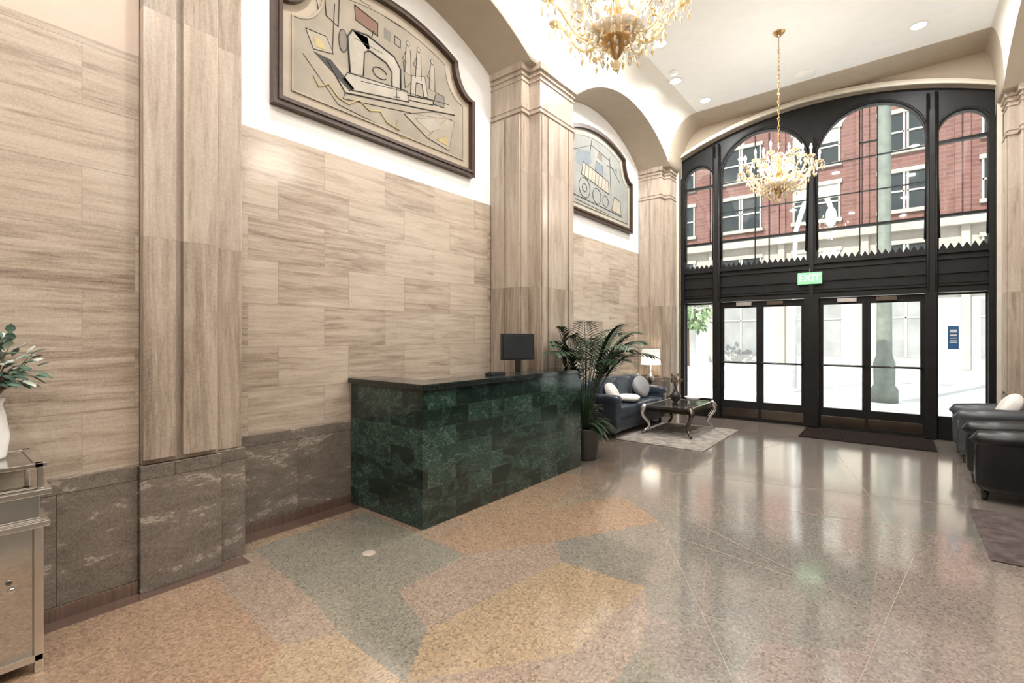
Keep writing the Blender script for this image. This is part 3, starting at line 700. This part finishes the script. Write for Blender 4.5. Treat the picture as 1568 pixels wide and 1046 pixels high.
# palm
b=B(); c=Vector((-2.92,5.06,0))
b.lathe([(.11,.002),(.13,.02),(.17,.36),(.18,.38),(.16,.38),(.15,.34),(.0,.34)],c,'pot',24)
def bad(q): return q.x<XL+.04 or (q.y<5.40 and q.x<-3.115)
def clampp(q):
    q.x=max(q.x,XL+.05)
    if q.y<5.40 and q.x<-3.11: q.x=-3.11
    if q.y<4.80 and q.z<1.16: q.y=4.80
    return q
for k in range(24):
    a=2*pi*k/24*2.45+random.uniform(-.2,.2); el=random.uniform(.2,1.0); ln=random.uniform(.93,1.2)
    h0=c+Vector((.03*math.cos(a),.03*math.sin(a),.34)); pts=[]
    out=.40*(1.35-el)+.16
    for i in range(17):
        t=i/16
        r=out*(t**1.6)*1.35; z=ln*1.5*t-.53*(t**3.2)*(1.35-.5*el)
        pts.append(clampp(h0+Vector((math.cos(a)*r,math.sin(a)*r,z))))
    b.tube(pts,[.009*(1-i/20) for i in range(17)],'leaf',5)
    for i in range(8,17):
        d=(pts[i]-pts[i-1])
        if d.length<1e-4: continue
        d.normalize(); sd=d.cross(Vector((0,0,1)))
        if sd.length<.05: sd=Vector((-math.sin(a),math.cos(a),0))
        sd.normalize()
        for s_ in (-1,1):
            for off in (0,.5):
                p=pts[i-1].lerp(pts[i],off); l=.27*math.sin(pi*min(1,(i+off-6.0)/12))+.05
                dd=(sd*s_*.9+d*.9+Vector((0,0,.05))).normalized(); e=p+dd*l
                if bad(e) or (e.y<4.78 and e.z<1.2): continue
                b.leaf(p,dd,(0,0,1),l,.034,'leaf',.3)
for k in range(30):
    a=random.uniform(-.6,2.2); b.leaf(c+Vector((.1*math.cos(a),.1*math.sin(a),.4+random.uniform(0,.2))),(math.cos(a),math.sin(a),random.uniform(-.1,1.2)),(0,0,1),.30,.06,'leaf',.6)
b.build('potted_palm')

# ------------------------------------------------------------ mirrored console at left
b=B(); x0,x1,y0,y1=-3.36,-2.93,-.75,.345
b.box(x0+.03,x1-.03,y0+.03,y1-.03,.06,.64,'mirror')
for yy in (y0,(y0+y1)/2-.015,y1-.03):
    for xx in (x0,x1-.03): b.box(xx,xx+.03,yy,yy+.03,.001,.66,'silver')
b.box(x0,x1,y0,y1,.05,.08,'silver')
b.box(x0-.0,x1+.02,y0-.02,y1+.02,.64,.665,'silver'); b.box(x0,x1+.01,y0-.01,y1+.01,.665,.675,'silver')
b.box(x0+.02,x1-.01,y0+.02,y1-.01,.675,.78,'mirror')
b.box(x0,x1+.025,y0-.025,y1+.025,.78,.805,'silver')
for yy in (y0,y1-.02):
    for xx in (x0,x1-.02): b.box(xx,xx+.02,yy,yy+.02,.805,.90,'silver')
b.box(x0+.01,x1-.01,y0+.01,y1-.01,.806,.816,'mirror')
for (a0,a1,c0,c1) in ((x0,x1+.01,y0-.01,y0+.03),(x0,x1+.01,y1-.03,y1+.01),(x0,x0+.03,y0,y1),(x1-.02,x1+.01,y0,y1)): b.box(a0,a1,c0,c1,.90,.92,'silver')
b.box(x0+.03,x1-.02,y0+.03,y1-.03,.906,.914,'mirror')
b.tube([(x1+.01,y1-.1,.4),(x1+.03,y1-.1,.4)],.012,'silver')
b.build('mirrored_console',.003)
b=B(); c=Vector((-3.19,.20,.921))
b.lathe([(.05,0),(.055,.01),(.065,.1),(.05,.2),(.04,.24),(.05,.27)],c,'ceramic',20)
for k in range(170):
    a=random.uniform(0,2*pi); e=random.uniform(-.3,1.3); r=random.uniform(.05,.20)
    d=Vector((math.cos(a)*math.cos(e),math.sin(a)*math.cos(e),math.sin(e))); p=c+Vector((0,0,.38))+d*r
    p.x=max(p.x,-3.33)
    b.leaf(p,d+Vector((random.uniform(-.2,.5),random.uniform(-.5,.5),random.uniform(-.3,.5))),(0,0,1),.07,.042,'leaf2' if k%4 else 'wflower',.3)
    if k%3==0: b.tube([c+Vector((0,0,.25)),c+Vector((0,0,.32))+d*r*.4,p],.0025,'stem',4)
b.build('flower_vase')

# ------------------------------------------------------------ exterior
b=B(); b.box(-60,50,YW+.32,14.5,-.2,-.03,'concrete'); b.box(-60,50,14.5,25,-.25,-.12,'asphalt'); b.box(-60,50,25,60,-.2,-.03,'concrete'); b.build('street_pavement')
b=B(); FY=30
b.box(-50,40,FY,FY+1,-.03,3.6,'stone2'); b.box(-50,40,FY,FY+1,3.6,6.9,'stone'); b.box(-50,40,FY,FY+1,6.9,34,'brick'); b.box(-50,40,FY-.5,FY,6.6,7.0,'stone'); b.box(-50,40,FY-.3,FY,3.6,3.9,'stone')
b.box(-50,40,FY-.25,FY,13.3,13.5,'stone')
for i in range(22):
    x=-44+i*3.7
    b.box(x-1.75,x-1.45,FY-.2,FY,0,6.6,'stone')
    for z in (4.2,7.7,10.6,14.2,17.2,20.2,23.2):
        for dx in (-.55,.55):
            xx=x+dx
            b.box(xx-.45,xx+.45,FY-.02,FY+.0,z,z+1.8,'winglass')
            b.box(xx-.5,xx+.5,FY-.08,FY,z+.85,z+.93,'wintrim'); b.box(xx-.52,xx-.44,FY-.08,FY,z,z+1.8,'wintrim'); b.box(xx+.44,xx+.52,FY-.08,FY,z,z+1.8,'wintrim')
            if (i*7+int(z))%3==0: b.box(xx-.44,xx+.44,FY-.04,FY-.02,z+1.1,z+1.8,'wintrim')
        b.box(x-1.15,x+1.15,FY-.16,FY,z-.18,z,'stone'); b.box(x-1.15,x+1.15,FY-.12,FY,z+1.8,z+2.0,'stone')
    for px in (x-1.55,x+1.85):
        b.box(px-.12,px+.12,FY-.12,FY,7.0,34,'brick')
    b.box(x-1.1,x+1.1,FY-.02,FY,.5,3.2,'shop'); b.box(x-.04,x+.04,FY-.06,FY,.5,3.2,'stone2'); b.box(x-1.1,x+1.1,FY-.06,FY,2.4,2.48,'stone2')
b.build('brick_building')
b=B(); c=(-.2,14,-.03)
b.lathe([(.26,0),(.26,.3),(.20,.4),(.21,.9),(.15,1.1),(.14,2.5),(.17,2.6),(.13,2.8),(.13,7.2),(.2,7.4),(.25,7.6),(.12,7.8),(.10,9)],c,'bronze',16)
for s_ in (-1,1): b.tube([(c[0],c[1],7),(c[0]+s_*.4,c[1],7.4),(c[0]+s_*.9,c[1],7.2)],.05,'bronze'); b.lathe([(.05,-.5),(.2,-.3),(.22,0),(.05,.15)],(c[0]+s_*.9,c[1],7.1),'ceramic',12)
b.build('street_lamp')
b=B(); 
b.tube([(-2.3,16,-.03),(-2.3,16,3.6),(-2.25,16,4.6),(-2.05,16,5.3),(-1.75,16,5.6),(-1.5,16,5.4),(-1.4,16,5.1)],[.08,.06,.06,.07,.07,.07,.06],'wpaint',10)
b.sup((-1.4,16,4.85),(.13,.13,.26),'wpaint',.8); b.build('gooseneck_street_lamp')
b=B(); b.tube([(-8.6,25.5,-.03),(-8.6,25.5,2.4)],[.14,.1],'stem',8)
for k in range(500):
    a=random.uniform(0,2*pi); e=random.uniform(-1.2,1.4); r=random.uniform(.5,1.5); d=Vector((math.cos(a)*math.cos(e),math.sin(a)*math.cos(e),math.sin(e)))
    b.leaf(Vector((-8.6,25.5,3.2))+d*r,d+Vector((random.uniform(-1,1),random.uniform(-1,1),random.uniform(-1,1))),(0,0,1),.3,.2,'tree',.2)
b.build('street_tree')

# ------------------------------------------------------------ lights / world / camera
w=bpy.data.worlds.new('sky'); S.world=w; w.use_nodes=True; bg=w.node_tree.nodes['Background']; bg.inputs[0].default_value=(.88,.94,1,1); bg.inputs[1].default_value=2.7
su=bpy.data.lights.new('sun','SUN'); su.energy=8.2; su.angle=.01; su.color=(1,.96,.9); so=bpy.data.objects.new('sun',su); so.rotation_euler=(math.radians(48),0,math.radians(-18)); S.collection.objects.link(so)
cam=bpy.data.cameras.new('camera'); cam.sensor_width=36; cam.lens=730/1568*36; cam.shift_y=-.004; cam.clip_start=.05; cam.clip_end=300
co=bpy.data.objects.new('camera',cam); co.location=(0,0,1.47); co.rotation_euler=(pi/2,0,math.radians(38.8)); S.collection.objects.link(co); S.camera=co
S.view_settings.view_transform='Standard'
